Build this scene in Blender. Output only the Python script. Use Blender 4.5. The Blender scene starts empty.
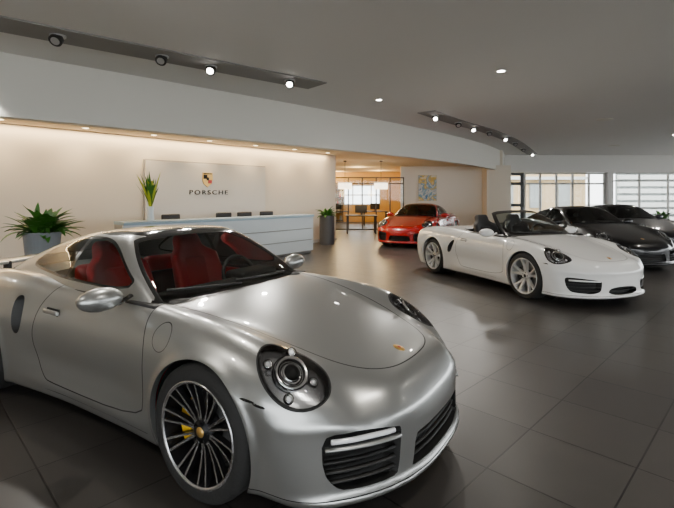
import bpy, bmesh, math, random
import numpy as np
from mathutils import Vector, Matrix
random.seed(4)
COL = bpy.context.scene.collection
H = 1.54
# ------------------------------------------------------------------ materials
def mat(name, col, rough=.5, metal=0., coat=0., emis=None, es=0., bump=None, spec=.5, var=0.):
    m = bpy.data.materials.new(name); m.use_nodes = True
    nt = m.node_tree; b = nt.nodes['Principled BSDF']
    b.inputs['Base Color'].default_value = (*col, 1)
    b.inputs['Roughness'].default_value = rough
    b.inputs['Metallic'].default_value = metal
    b.inputs['Specular IOR Level'].default_value = spec
    if coat:
        b.inputs['Coat Weight'].default_value = coat
        b.inputs['Coat Roughness'].default_value = .02
    if emis:
        b.inputs['Emission Color'].default_value = (*emis, 1)
        b.inputs['Emission Strength'].default_value = es
    if var:
        n = nt.nodes.new('ShaderNodeTexNoise'); n.inputs['Scale'].default_value = 3
        tc = nt.nodes.new('ShaderNodeTexCoord'); nt.links.new(tc.outputs['Object'], n.inputs['Vector'])
        r = nt.nodes.new('ShaderNodeMapRange'); r.inputs[3].default_value = 1-var; r.inputs[4].default_value = 1+var
        nt.links.new(n.outputs['Fac'], r.inputs[0])
        v = nt.nodes.new('ShaderNodeVectorMath'); v.operation = 'SCALE'
        v.inputs[0].default_value = col; nt.links.new(r.outputs[0], v.inputs['Scale'])
        nt.links.new(v.outputs[0], b.inputs['Base Color'])
    if bump:
        n = nt.nodes.new('ShaderNodeTexNoise'); n.inputs['Scale'].default_value = bump[0]
        tc = nt.nodes.new('ShaderNodeTexCoord'); nt.links.new(tc.outputs['Object'], n.inputs['Vector'])
        bp = nt.nodes.new('ShaderNodeBump'); bp.inputs['Strength'].default_value = bump[1]; bp.inputs['Distance'].default_value = .01
        nt.links.new(n.outputs['Fac'], bp.inputs['Height']); nt.links.new(bp.outputs[0], b.inputs['Normal'])
    return m

def glass(name, tint=(.8, .85, .85), refl=1.0):
    m = bpy.data.materials.new(name); m.use_nodes = True
    nt = m.node_tree; nt.nodes.clear()
    o = nt.nodes.new('ShaderNodeOutputMaterial'); mx = nt.nodes.new('ShaderNodeMixShader')
    t = nt.nodes.new('ShaderNodeBsdfTransparent'); t.inputs[0].default_value = (*tint, 1)
    g = nt.nodes.new('ShaderNodeBsdfGlossy'); g.inputs['Roughness'].default_value = .01
    lw = nt.nodes.new('ShaderNodeFresnel'); lw.inputs[0].default_value = 1.45
    ml = nt.nodes.new('ShaderNodeMath'); ml.operation = 'MULTIPLY'; ml.inputs[1].default_value = refl
    nt.links.new(lw.outputs[0], ml.inputs[0]); nt.links.new(ml.outputs[0], mx.inputs[0])
    nt.links.new(t.outputs[0], mx.inputs[1]); nt.links.new(g.outputs[0], mx.inputs[2])
    nt.links.new(mx.outputs[0], o.inputs[0])
    return m

M = {}
M['silver'] = mat('paint_silver', (.40, .408, .40), .31, .82, 1.)
M['white'] = mat('paint_white', (.74, .74, .72), .25, 0, 1.)
M['red'] = mat('paint_red', (.44, .001, .003), .25, 0, 1.)
M['black'] = mat('paint_black', (.004, .004, .005), .3, 0, .8, spec=.2)
M['graphite'] = mat('paint_graphite', (.018, .019, .022), .3, .5, .9)
M['gblack'] = mat('gloss_black', (.008, .008, .008), .12, 0, .5)
M['gap'] = mat('panel_gap', (.012, .012, .012), .8)
M['trim'] = mat('black_plastic', (.015, .015, .015), .5)
M['rubber'] = mat('tyre_rubber', (.014, .014, .014), .75, bump=(60, .3))
M['chrome'] = mat('chrome', (.75, .75, .75), .08, 1.)
M['alu'] = mat('polished_aluminium', (.50, .50, .51), .24, .9)
M['alud'] = mat('silver_wheel', (.62, .62, .62), .35, .6)
M['dark'] = mat('dark_wheel_metal', (.03, .03, .033), .35, .8)
M['disc'] = mat('brake_disc', (.25, .25, .25), .35, .9)
M['yellow'] = mat('caliper_yellow', (.85, .5, .01), .35)
M['gold'] = mat('crest_gold', (.7, .42, .12), .3, .8)
M['crestred'] = mat('crest_red', (.5, .03, .03), .4)
M['redlea'] = mat('red_leather', (.60, .003, .010), .5, bump=(80, .15), var=.1)
M['blklea'] = mat('black_leather', (.018, .018, .019), .5, bump=(80, .15))
M['lamp_in'] = mat('headlamp_housing', (.60, .60, .62), .25, .8)
M['drl'] = mat('led_lamp', (.85, .87, .9), .15, .2, emis=(1, 1, 1), es=.05)
M['tail'] = mat('tail_lamp', (.4, .01, .01), .15, 0, .8)
M['carglass'] = glass('car_glass', (.76, .81, .80), 1.0)
M['tintglass'] = glass('tinted_car_glass', (.40, .45, .44), 1.0)
M['lens'] = glass('lens_glass', (.94, .95, .96), 1.1)

# ------------------------------------------------------------------ mesh builder
class MB:
    def __init__(s): s.v = []; s.f = []; s.m = []; s.s = []; s.mats = []
    def mi(s, m):
        if m not in s.mats: s.mats.append(m)
        return s.mats.index(m)
    def add(s, vs, fs, m, smooth=False, X=None):
        o = len(s.v); k = s.mi(m)
        for p in vs:
            p = Vector([float(q) for q in p])
            if X is not None: p = X @ p
            s.v.append(tuple(p))
        for f in fs:
            s.f.append(tuple(o+int(i) for i in f)); s.m.append(k); s.s.append(smooth)
    def box(s, c, d, m, X=None):
        a, b, e = d[0]/2, d[1]/2, d[2]/2
        vs = [(c[0]+i*a, c[1]+j*b, c[2]+k*e) for i in (-1, 1) for j in (-1, 1) for k in (-1, 1)]
        s.add(vs, [(0, 1, 3, 2), (4, 6, 7, 5), (0, 4, 5, 1), (2, 3, 7, 6), (0, 2, 6, 4), (1, 5, 7, 3)], m, False, X)
    def rbox(s, c, d, r, m, X=None, taper=None):
        h = np.array(d)/2.; r = min(r, min(h)*.999)
        def ax(hh): return np.unique(np.round(np.concatenate([[-hh, -hh+r*.2, -hh+r*.5, -hh+r], np.linspace(-hh+r, hh-r, 3), [hh-r, hh-r*.5, hh-r*.2, hh]]), 6))
        A = [ax(q) for q in h]
        V, F = grid_box(A)
        q = np.clip(V, -(h-r), h-r); dlt = V-q; n = np.linalg.norm(dlt, axis=1)[:, None]
        V = q+r*dlt/np.maximum(n, 1e-9)
        if taper is not None: V = taper(V, h)
        V = V+np.array(c)
        s.add(V, F, m, True, X)
    def lathe(s, prof, m, n=32, axis='z', X=None, smooth=True):
        vs = []; fs = []; k = len(prof)
        for i in range(n):
            a = 2*math.pi*i/n; ca, sa = math.cos(a), math.sin(a)
            for (r, h) in prof:
                if axis == 'z': vs.append((r*ca, r*sa, h))
                elif axis == 'y': vs.append((r*ca, h, r*sa))
                else: vs.append((h, r*ca, r*sa))
        for i in range(n):
            j = (i+1) % n
            for q in range(k-1):
                fs.append((i*k+q, i*k+q+1, j*k+q+1, j*k+q))
        s.add(vs, fs, m, smooth, X)
    def cyl(s, c, r, h, m, n=24, axis='z', X=None, r2=None):
        r2 = r if r2 is None else r2
        T = Matrix.Translation(c); T = T if X is None else X @ T
        s.lathe([(0, -h/2), (r, -h/2)], m, n, axis, T, False)
        s.lathe([(r, -h/2), (r2, h/2)], m, n, axis, T, True)
        s.lathe([(r2, h/2), (0, h/2)], m, n, axis, T, False)
    def ell(s, c, d, m, X=None, n=20):
        T = Matrix.Translation(c) @ Matrix.Diagonal((d[0], d[1], d[2], 1)); T = T if X is None else X @ T
        s.lathe([(math.sin(math.pi*i/12)*.5, -math.cos(math.pi*i/12)*.5) for i in range(13)], m, n, 'z', T, True)
    def tube(s, path, r, m, n=8, X=None, closed=False, rz=None):
        P = [Vector(p) for p in path]; vs = []; fs = []; N = len(P)
        for i, p in enumerate(P):
            a = P[i-1] if (i > 0 or closed) else p; b = P[(i+1) % N] if (i < N-1 or closed) else p
            t = (b-a).normalized(); up = Vector((0, 0, 1)) if abs(t.z) < .95 else Vector((1, 0, 0))
            e1 = t.cross(up).normalized(); e2 = e1.cross(t)
            for k in range(n):
                an = 2*math.pi*k/n
                vs.append(p+e1*math.cos(an)*r+e2*math.sin(an)*(rz or r))
        for i in range(N if closed else N-1):
            j = (i+1) % N
            for k in range(n):
                l = (k+1) % n
                fs.append((i*n+k, i*n+l, j*n+l, j*n+k))
        if not closed:
            fs.append(tuple(range(n))); fs.append(tuple((N-1)*n+k for k in range(n-1, -1, -1)))
        s.add(vs, fs, m, True, X)
    def obj(s, name, parent=None, loc=None):
        me = bpy.data.meshes.new(name); me.from_pydata(s.v, [], s.f)
        for m in s.mats: me.materials.append(m)
        me.polygons.foreach_set('material_index', s.m); me.polygons.foreach_set('use_smooth', s.s)
        me.update()
        bm = bmesh.new(); bm.from_mesh(me); bmesh.ops.recalc_face_normals(bm, faces=bm.faces); bm.to_mesh(me); bm.free()
        o = bpy.data.objects.new(name, me); COL.objects.link(o)
        if parent: o.parent = parent
        if loc: o.location = loc
        return o

def grid_box(A, skip=()):
    Vs = []; Fs = []; off = 0
    for ax in range(3):
        u, v = [(1, 2), (2, 0), (0, 1)][ax]
        for side in (0, 1):
            if (ax, side) in skip: continue
            cu, cv = A[u], A[v]; nu, nv = len(cu), len(cv)
            g = np.zeros((nu, nv, 3)); g[..., u] = cu[:, None]; g[..., v] = cv[None, :]; g[..., ax] = A[ax][-1 if side else 0]
            idx = np.arange(nu*nv).reshape(nu, nv)+off
            q = np.stack([idx[:-1, :-1], idx[1:, :-1], idx[1:, 1:], idx[:-1, 1:]], -1).reshape(-1, 4)
            if not side: q = q[:, ::-1]
            Vs.append(g.reshape(-1, 3)); Fs.append(q); off += nu*nv
    V = np.concatenate(Vs); F = np.concatenate(Fs)
    k, ind, inv = np.unique(np.round(V, 5), axis=0, return_index=True, return_inverse=True)
    return V[ind], inv.reshape(-1)[F]

# ------------------------------------------------------------------ curves & implicit tools
def crv(pts, sig=.05):
    pts = sorted(pts); xs = np.array([p[0] for p in pts], float); ys = np.array([p[1] for p in pts], float)
    h = np.diff(xs); d = np.diff(ys)/h; n = len(xs); m = np.zeros(n)
    for i in range(1, n-1):
        m[i] = 2*d[i-1]*d[i]/(d[i-1]+d[i]) if d[i-1]*d[i] > 0 else 0
    m[0] = d[0]; m[-1] = d[-1]
    X = np.arange(xs[0]-.4, xs[-1]+.4, .005)
    i = np.clip(np.searchsorted(xs, X)-1, 0, n-2); t = np.clip((X-xs[i])/h[i], 0, 1)
    Y = (2*t**3-3*t**2+1)*ys[i]+(t**3-2*t**2+t)*h[i]*m[i]+(-2*t**3+3*t**2)*ys[i+1]+(t**3-t**2)*h[i]*m[i+1]
    Y = Y+np.where(X < xs[0], (X-xs[0])*m[0], 0)+np.where(X > xs[-1], (X-xs[-1])*m[-1], 0)
    k = np.arange(-int(3*sig/.005), int(3*sig/.005)+1)*.005; w = np.exp(-(k/sig)**2/2); w /= w.sum()
    Yp = np.pad(Y, len(k)//2, mode='reflect', reflect_type='odd'); Y = np.convolve(Yp, w, 'valid')
    return lambda x: np.interp(x, X, Y)

def smax(a, b, k):
    h = np.maximum(k-np.abs(a-b), 0)/k
    return np.maximum(a, b)+h*h*k*.25

def chaikin(p, n=2):
    p = np.array(p, float)
    for _ in range(n):
        q = np.roll(p, -1, 0); p = np.stack([.75*p+.25*q, .25*p+.75*q], 1).reshape(-1, 2)
    return p

def sdf(poly, P, margin=.1):
    poly = np.asarray(poly); out = np.full(len(P), .5)
    lo = poly.min(0)-margin; hi = poly.max(0)+margin
    k = np.where(((P >= lo) & (P <= hi)).all(1))[0]
    if len(k) == 0: return out
    p = P[k]; d = np.full(len(k), 1e9); ins = np.zeros(len(k), bool)
    for i in range(len(poly)):
        a = poly[i]; b = poly[(i+1) % len(poly)]; e = b-a; w = p-a
        t = np.clip((w@e)/(e@e+1e-12), 0, 1); dd = w-t[:, None]*e
        d = np.minimum(d, (dd**2).sum(1))
        c = ((a[1] <= p[:, 1]) & (p[:, 1] < b[1])) | ((b[1] <= p[:, 1]) & (p[:, 1] < a[1]))
        xx = a[0]+(p[:, 1]-a[1])*(e[0])/(e[1] if abs(e[1]) > 1e-12 else 1e-12)
        ins ^= c & (p[:, 0] < xx)
    d = np.sqrt(d); out[k] = np.where(ins, -d, d)
    return out

def grad(f, V, e=.002):
    G = np.zeros_like(V)
    for i in range(3):
        d = np.zeros(3); d[i] = e
        G[:, i] = (f(V+d)-f(V-d))/(2*e)
    return G

def ray(f, p, d, L=1.5):
    p = np.array(p, float); d = np.array(d, float); lo, hi = 0., L
    for _ in range(36):
        m = (lo+hi)/2
        if f((p+d*m)[None])[0] < 0: lo = m
        else: hi = m
    return p+d*lo

class Surf:
    def __init__(s, f, lo, hi, h, ax, z0, skip=()):
        s.f = f
        A = [np.linspace(lo[i], hi[i], max(4, int(round((hi[i]-lo[i])/h))+1)) for i in range(3)]
        V, F = grid_box(A, skip)
        B = V.copy(); B[:, 0] = np.clip(V[:, 0], ax[1], ax[0]); B[:, 1] = 0; B[:, 2] = z0
        D = V-B; D /= np.linalg.norm(D, axis=1)[:, None]
        a = np.zeros(len(V)); b = np.full(len(V), 2.5)
        for _ in range(32):
            m = (a+b)/2; neg = f(B+D*m[:, None]) < 0
            a = np.where(neg, m, a); b = np.where(neg, b, m)
        s.V = B+D*a[:, None]
        s.T = np.concatenate([F[:, [0, 1, 2]], F[:, [0, 2, 3]]]); s.M = np.zeros(len(s.T), int)
        n = np.cross(s.V[s.T[:, 1]]-s.V[s.T[:, 0]], s.V[s.T[:, 2]]-s.V[s.T[:, 0]])
        G = grad(f, s.V); c = (n*G[s.T[:, 0]]).sum(1) < 0
        s.T[c] = s.T[c][:, ::-1]
    def cut(s, gf):
        g = gf(s.V); g = np.where(np.abs(g) < 1e-6, 1e-6, g)
        sg = g < 0; ts = sg[s.T]; cnt = ts.sum(1); mix = (cnt > 0) & (cnt < 3)
        if not mix.any(): return ts[:, 0].copy()
        T = s.T[mix]; t2 = ts[mix]; lone = np.where((cnt[mix] == 1)[:, None], t2, ~t2); k = lone.argmax(1)
        r = np.arange(len(T)); a = T[r, k]; b = T[r, (k+1) % 3]; c = T[r, (k+2) % 3]
        E = np.sort(np.concatenate([np.stack([a, b], 1), np.stack([a, c], 1)]), 1)
        U, inv = np.unique(E, axis=0, return_inverse=True); inv = inv.reshape(-1)
        ga, gb = g[U[:, 0]], g[U[:, 1]]; t = np.clip(ga/(ga-gb), .001, .999)[:, None]
        N = s.V[U[:, 0]]*(1-t)+s.V[U[:, 1]]*t
        G = grad(s.f, N); N = N-(s.f(N)/np.maximum((G**2).sum(1), .1))[:, None]*G
        o = len(s.V); pab = o+inv[:len(T)]; pac = o+inv[len(T):]; s.V = np.concatenate([s.V, N])
        n1 = np.stack([a, pab, pac], 1); n2 = np.stack([pab, b, c], 1); n3 = np.stack([pab, c, pac], 1)
        ls = sg[a]
        ins = np.concatenate([ts[~mix, 0], ls, ~ls, ~ls]); mm = s.M[mix]
        s.T = np.concatenate([s.T[~mix], n1, n2, n3]); s.M = np.concatenate([s.M[~mix], mm, mm, mm])
        return ins
    def paint(s, gf, m, only=None):
        i = s.cut(gf)
        if only is not None: i = i & (s.M == only)
        s.M[i] = m; return i
    def band(s, gf, w, m, only=None):
        s.cut(gf); return s.paint(lambda V: np.abs(gf(V))-w, m, only)
    def delete(s, gf):
        i = s.cut(gf); s.T = s.T[~i]; s.M = s.M[~i]
    def inset(s, gf, off, mb, wall, floor, keep=None):
        i = s.cut(gf); R = s.T[i]
        if len(R) == 0: return
        ed = np.concatenate([R[:, [0, 1]], R[:, [1, 2]], R[:, [2, 0]]])
        st = set(map(tuple, ed.tolist())); bd = [e for e in st if (e[1], e[0]) not in st]
        us = np.unique(R); mp = {int(u): j for j, u in enumerate(us)}; n = len(us)
        VV = np.concatenate([s.V[us], s.V[us]+np.array(off)])
        mb.add(VV, [(mp[a], mp[b], mp[b]+n, mp[a]+n) for a, b in bd], wall)
        if floor is not None: mb.add(VV, [[mp[int(q)]+n for q in t] for t in R], floor)
        if keep is None: s.T = s.T[~i]; s.M = s.M[~i]
        else: s.M[i] = keep
    def build(s, name, mats, parent):
        us, inv = np.unique(s.T, return_inverse=True); V = s.V[us]; T = inv.reshape(-1, 3)
        G = grad(s.f, V); G /= np.maximum(np.linalg.norm(G, axis=1)[:, None], 1e-9)
        me = bpy.data.meshes.new(name)
        me.from_pydata(V.tolist(), [], T.tolist())
        for m in mats: me.materials.append(m)
        me.polygons.foreach_set('material_index', s.M.astype(np.int32)); me.polygons.foreach_set('use_smooth', [True]*len(T))
        me.update(); me.normals_split_custom_set_from_vertices(G.tolist())
        o = bpy.data.objects.new(name, me); COL.objects.link(o); o.parent = parent
        return o

# ------------------------------------------------------------------ wheel
def wheel(name, parent, loc, side, W, style, cal, cap):
    mb = MB(); R = .345
    mb.lathe([(.25, -.012), (.268, .0), (.30, .004), (.325, -.006), (.339, -.022), (.345, -.05), (.345, -W+.05), (.338, -W+.02), (.31, -W), (.25, -W)], M['rubber'], 64, 'y')
    face = M['alu'] if style == 'turbo' else M['alud']; sidem = M['dark'] if style == 'turbo' else M['alud']
    mb.lathe([(.268, -.004), (.266, .003), (.258, .004), (.250, -.004)], face, 64, 'y')
    mb.lathe([(.250, -.004), (.243, -.03), (.236, -.07), (.228, -.16), (.235, -W)], sidem, 64, 'y')
    mb.lathe([(.0, -.17), (.19, -.17), (.235, -.165)], M['trim'], 48, 'y')
    mb.lathe([(.06, -.105), (.183, -.105), (.185, -.11), (.185, -.135)], M['disc'], 48, 'y')
    mb.lathe([(.0, -.07), (.085, -.08), (.085, -.11)], M['dark'], 32, 'y')
    # caliper
    vs = []; fs = []; n = 10; a0, a1 = math.radians(150), math.radians(212)
    for i in range(n+1):
        a = a0+(a1-a0)*i/n
        for (r, y) in ((.125, -.14), (.125, -.075), (.200, -.075), (.205, -.14)):
            vs.append((r*math.cos(a)*side, y, r*math.sin(a)))
    for i in range(n):
        for k in range(4):
            l = (k+1) % 4; fs.append((i*4+k, i*4+l, i*4+4+l, i*4+4+k))
    fs += [(0, 1, 2, 3), (n*4+3, n*4+2, n*4+1, n*4)]
    mb.add(vs, fs, cal)
    prof = [(.045, -.040), (.09, -.040), (.15, -.030), (.20, -.018), (.250, -.004)]
    def spoke(a_in, a_out, w_in, w_out, th=.028):
        vs = []; fs = []
        for i, (r, y) in enumerate(prof):
            t = (r-.045)/.202; a = a_in+(a_out-a_in)*t; w = (w_in+(w_out-w_in)*t)/2
            ca, sa = math.cos(a), math.sin(a)
            for (dw, yy) in ((-w, y), (w, y), (w*1.5+.002, y-th), (-w*1.5-.002, y-th)):
                vs.append((r*ca-dw*sa, yy, r*sa+dw*ca))
        k = len(prof)
        fr = [(i*4, i*4+1, i*4+5, i*4+4) for i in range(k-1)]
        sd = []
        for i in range(k-1):
            sd += [(i*4+1, i*4+2, i*4+6, i*4+5), (i*4+3, i*4, i*4+4, i*4+7), (i*4+2, i*4+3, i*4+7, i*4+6)]
        mb.add(vs, fr, face); mb.add(vs, sd, sidem)
    if style == 'turbo':
        for i in range(10):
            a = 2*math.pi*i/10+.15
            spoke(a-.10, a-.12, .011, .011); spoke(a+.10, a+.12, .011, .011)
    else:
        for i in range(5):
            a = 2*math.pi*i/5+.3
            spoke(a-.12, a-.24, .030, .026); spoke(a+.12, a+.24, .030, .026)
    mb.lathe([(0, -.030), (.03, -.030), (.034, -.034), (.055, -.038), (.068, -.046), (.07, -.08)], sidem, 32, 'y')
    mb.lathe([(0, -.024), (.022, -.025), (.027, -.03)], cap, 24, 'y')
    for i in range(5):
        a = 2*math.pi*i/5+.5
        mb.cyl((.047*math.cos(a), -.036, .047*math.sin(a)), .007, .012, M['dark'], 10, 'y')
    o = mb.obj(name, parent); o.location = loc
    if side < 0: o.rotation_euler = (0, 0, math.pi)
    return o

# ------------------------------------------------------------------ car
def make_car(name, kind, C, head, paint, lea, h, wstyle, cal, turbo=False, rims=None):
    root = bpy.data.objects.new(name, None); COL.objects.link(root)
    root.location = (C[0], C[1], 0); root.rotation_euler = (0, 0, math.atan2(head[1], head[0]))
    conv = kind == 'conv'; WB = 2.45
    nose = .96 if not conv else .92; tail = -3.46 if not conv else -3.36
    ZC = crv([(.98, .46), (.92, .545), (.86, .60), (.78, .635), (.65, .67), (.5, .71), (.3, .76), (.1, .805), (-.1, .848), (-.35, .893), (-.55, .915), (-1.2, .925), (-2.2, .93), (-2.7, .915), (-3.0, .88), (-3.25, .83), (-3.5, .75)])
    if conv:
        ZS = crv([(.95, .40), (.85, .49), (.75, .565), (.62, .65), (.5, .71), (.35, .77), (.2, .805), (0, .835), (-.3, .865), (-.8, .885), (-1.6, .895), (-2.1, .925), (-2.45, .93), (-2.85, .895), (-3.2, .83), (-3.45, .76)])
    else:
        ZS = crv([(.9, .40), (.8, .485), (.7, .575), (.6, .65), (.5, .715), (.4, .765), (.3, .80), (.15, .832), (0, .852), (-.3, .877), (-.8, .895), (-1.6, .905), (-2.1, .935), (-2.45, .94), (-2.85, .90), (-3.2, .83), (-3.45, .76)])
    YC = crv([(.9, .60), (.6, .655), (.2, .70), (-.2, .72), (-.8, .74), (-1.6, .75), (-2.3, .74), (-2.9, .70), (-3.4, .62)])
    wd = .94 if turbo else .915
    PL = crv([(.95, .80), (.6, .865), (.3, .893), (0, .905), (-.35, .885), (-.8, .868), (-1.3, .872), (-1.7, .895), (-2.1, wd-.008), (-2.45, wd), (-2.8, wd-.015), (-3.2, .88), (-3.5, .82)])
    Rf, Rr = .372, .378
    def fb(p):
        x, y, z = p[:, 0], p[:, 1], p[:, 2]; ay = np.sqrt(y*y+1e-6)
        yc = YC(x); base = ZC(x)-.075*ay**2; zs = ZS(x)
        w = np.exp(-(np.minimum(ay-yc, 0)/.14)**2)
        top = base+(zs-base)*w-2.3*np.maximum(ay-yc, 0)**2
        t = (z-top)*.93
        s = ay-(PL(x)-.80*np.maximum(z-.56, 0)**2-.38*np.maximum(.5-z, 0)**2)
        for xa, R in ((0, Rf), (-WB, Rr)):
            r = np.hypot(x-xa, z-.345); s = s-.013*np.exp(-((r-R)/.032)**2)
        mid = 1/(1+np.exp(np.clip((np.abs(x+1.15)-.62)/.07, -30, 30)))
        s = s+mid*(.020*np.exp(-((z-.42)/.09)**2)-.014*np.exp(-((z-.24)/.05)**2))
        fr = x-(nose-.40*(ay/.85)**2.7-1.0*np.maximum(z-.44, 0)**2+.022*np.exp(-((z-.165)/.026)**2)+.012*np.exp(-((z-.50)/.035)**2))
        fr = fr*.9
        rr = (tail+.22*(ay/.85)**3+.9*np.maximum(z-.6, 0)**2+.7*np.maximum(.5-z, 0)**2)-x
        b = .125-z
        r = smax(t, s, .11); r = smax(r, fr, .08); r = smax(r, rr, .09); return smax(r, b, .05)
    YB = crv([(-.3, .69), (-.6, .705), (-1.0, .735), (-1.5, .735), (-2.0, .68), (-2.5, .60), (-3.0, .52), (-3.3, .45)], .08)
    ZR = crv([(-.5, 1.24), (-.9, 1.275), (-1.15, 1.291), (-1.4, 1.296), (-1.65, 1.283), (-1.95, 1.235), (-2.25, 1.16), (-2.55, 1.07), (-2.85, .97), (-3.1, .885), (-3.35, .79)], .08)
    def terms(p):
        x, y, z = p[:, 0], p[:, 1], p[:, 2]; ay = np.abs(y)
        t = (z-(ZR(x)-.12*y*y))*.95
        q = np.maximum(z-.9, -.1)
        s = (ay-(YB(x)-.36*q-.75*np.maximum(q, 0)**2))*.9
        a = (x-(-.43-1.72*(z-.9)-.33*y*y))/2.0
        return t, s, a
    def fc(p):
        t, s, a = terms(p); return smax(smax(t, s, .11), a, .05)
    mats = [paint, M['carglass'] if turbo else M['tintglass'], M['gblack'], M['gap'], M['lens'], M['tail'], M['trim']]
    B = Surf(fb, (-3.35, -.84, .16), (.85, .84, .80), h, (.35, -2.9), .42)
    ex = MB()   # insets & fittings
    gw = .0036 if turbo else .0028
    # wheel arches
    for sg in (1, -1):
        for xa, R in ((0, Rf), (-WB, Rr)):
            g = lambda V, xa=xa, R=R, sg=sg: np.maximum(np.hypot(V[:, 0]-xa, V[:, 2]-.345)-R, .5-sg*V[:, 1])
            B.inset(g, (0, -sg*.035, 0), ex, paint, None)
            vs = []; fs = []; n = 40
            for i in range(n+1):
                a = math.radians(-35)+math.radians(250)*i/n
                for yy in (.84, .50): vs.append((xa+(R+.012)*math.cos(a), sg*yy, .345+(R+.012)*math.sin(a)))
            fs = [(2*i, 2*i+1, 2*i+3, 2*i+2) for i in range(n)]
            ex.add(vs, fs, M['gap'], True)
            ex.cyl((xa, sg*.50, .345), R+.01, .01, M['gap'], 40, 'y')
    # cockpit opening
    if conv:
        ck = chaikin([(-.52, .60), (-1.0, .665), (-1.55, .66), (-1.78, .60), (-1.82, 0), (-1.78, -.60), (-1.55, -.66), (-1.0, -.665), (-.52, -.60), (-.40, 0)], 3)
        B.delete(lambda V: np.maximum(sdf(ck, V[:, :2]), .5-V[:, 2]))
        B.band(lambda V: np.maximum(sdf(ck, V[:, :2], .3)-.03, .5-V[:, 2]), .014, 2, 0)
        rd_ = chaikin([(-1.90, .58), (-2.35, .52), (-3.0, .46), (-3.05, 0), (-3.0, -.46), (-2.35, -.52), (-1.90, -.58), (-1.92, 0)], 2)
        B.band(lambda V: np.maximum(sdf(rd_, V[:, :2]), .7-V[:, 2]), .0028, 3, 0)
    else:
        B.delete(lambda V: np.maximum(np.maximum(fc(V)+.02, -2.2-V[:, 0]), .6-V[:, 2]))
    # hood
    hd = chaikin([(.80, 0), (.77, .28), (.62, .43), (.3, .53), (-.1, .60), (-.5, .66), (-.8, .6), (-.8, -.6), (-.5, -.66), (-.1, -.60), (.3, -.53), (.62, -.43), (.77, -.28)], 3)
    B.band(lambda V: np.maximum(sdf(hd, V[:, :2]), .5-V[:, 2]), gw, 3, 0)
    # doors
    dr = chaikin([(-.49, .27), (-.45, .45), (-.46, .7), (-.53, .88), (-.6, 1.1), (-1.5, 1.1), (-1.60, .88), (-1.70, .68), (-1.70, .48), (-1.60, .30), (-1.50, .26)], 2)
    for sg in (1, -1):
        B.band(lambda V: np.maximum(sdf(dr, V[:, [0, 2]]), .5-sg*V[:, 1]), gw, 3, 0)
    # fuel cap
    B.band(lambda V: np.maximum(np.hypot(V[:, 0]+.33, V[:, 2]-.765)-.072, .5+V[:, 1]), .0022, 3, 0)
    # lower sill
    B.paint(lambda V: V[:, 2]-.145, 6, 0)
    B.band(lambda V: np.maximum(np.abs(V[:, 2]-.205)+.0, np.abs(V[:, 0]+1.2)-.75), .0025, 3, 0)
    # side intake
    si = chaikin([(-1.86, .80), (-1.94, .82), (-1.985, .77), (-1.97, .62), (-1.93, .545), (-1.87, .55), (-1.84, .64)], 2) if not conv else chaikin([(-1.74, .72), (-1.80, .73), (-1.92, .62), (-1.95, .50), (-1.90, .47), (-1.82, .53)], 2)
    if turbo or conv:
        for sg in (1, -1):
            B.inset(lambda V: np.maximum(sdf(si, V[:, [0, 2]]), .5-sg*V[:, 1]), (.03, -sg*.07, 0), ex, M['trim'], M['gap'])
    # front intakes
    if conv:
        ip = [(.38, .21), (.36, .36), (.38, .39), (.72, .43), (.765, .41), (.74, .27), (.68, .21)]; cp = [(.28, .19), (.25, .30), (-.25, .30), (-.28, .19)]
    else:
        ip = [(.45, .21), (.43, .23), (.41, .42), (.43, .445), (.70, .475), (.755, .455), (.75, .30), (.71, .23), (.67, .21)]; cp = [(.35, .21), (.33, .23), (.31, .35), (.28, .37), (-.28, .37), (-.31, .35), (-.33, .23), (-.35, .21)]
    for sg in (1, -1):
        pp = chaikin([(sg*a, b) for a, b in ip], 1 if turbo else 2)
        B.inset(lambda V: np.maximum(sdf(pp, V[:, 1:3]), .3-V[:, 0]), (-.09, 0, 0), ex, M['trim'], M['gap'])
        for k, zz in enumerate((.25, .295, .34)):
            pt = [ray(fb, (.2, sg*yy, zz), (1, 0, 0))-np.array([.022, 0, 0]) for yy in np.linspace(ip[0][0]-.015, .735, 9)]
            ex.tube(pt, .014, M['trim'], 8, rz=.007)
        zz = .375 if conv else .425
        pt = [ray(fb, (.2, sg*yy, zz+.03*(yy-.4)), (1, 0, 0))-np.array([.006, 0, 0]) for yy in np.linspace(ip[0][0], .72, 9)]
        ex.tube(pt, .012, M['drl'] if turbo else (paint if conv else M['trim']), 8, rz=.012)
        if turbo:
            pt = [ray(fb, (.2, sg*yy, zz-.030+.03*(yy-.4)), (1, 0, 0))+np.array([.002, 0, 0]) for yy in np.linspace(ip[0][0]-.025, .745, 9)]
            ex.tube(pt, .016, paint, 8, rz=.009)
        # side marker
        mk = chaikin([(.30, .598), (.31, .612), (.45, .590), (.45, .574)], 1)
        B.paint(lambda V: np.maximum(sdf(mk, V[:, [0, 2]]), .5-sg*V[:, 1]), 2, 0)
    pp = chaikin(cp, 1 if turbo else 2)
    B.inset(lambda V: np.maximum(sdf(pp, V[:, 1:3]), .3-V[:, 0]), (-.09, 0, 0), ex, M['trim'], M['gap'])
    for zz in (.245, .285, .325):
        pt = [ray(fb, (.2, yy, zz), (1, 0, 0))-np.array([.03, 0, 0]) for yy in np.linspace(-.31, .31, 13)]
        ex.tube(pt, .012, M['trim'], 8, rz=.006)
    # bumper seams
    B.band(lambda V: np.maximum(np.maximum(V[:, 2]-.180, .25-V[:, 0]), -1), .0025, 3, 0)
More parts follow.
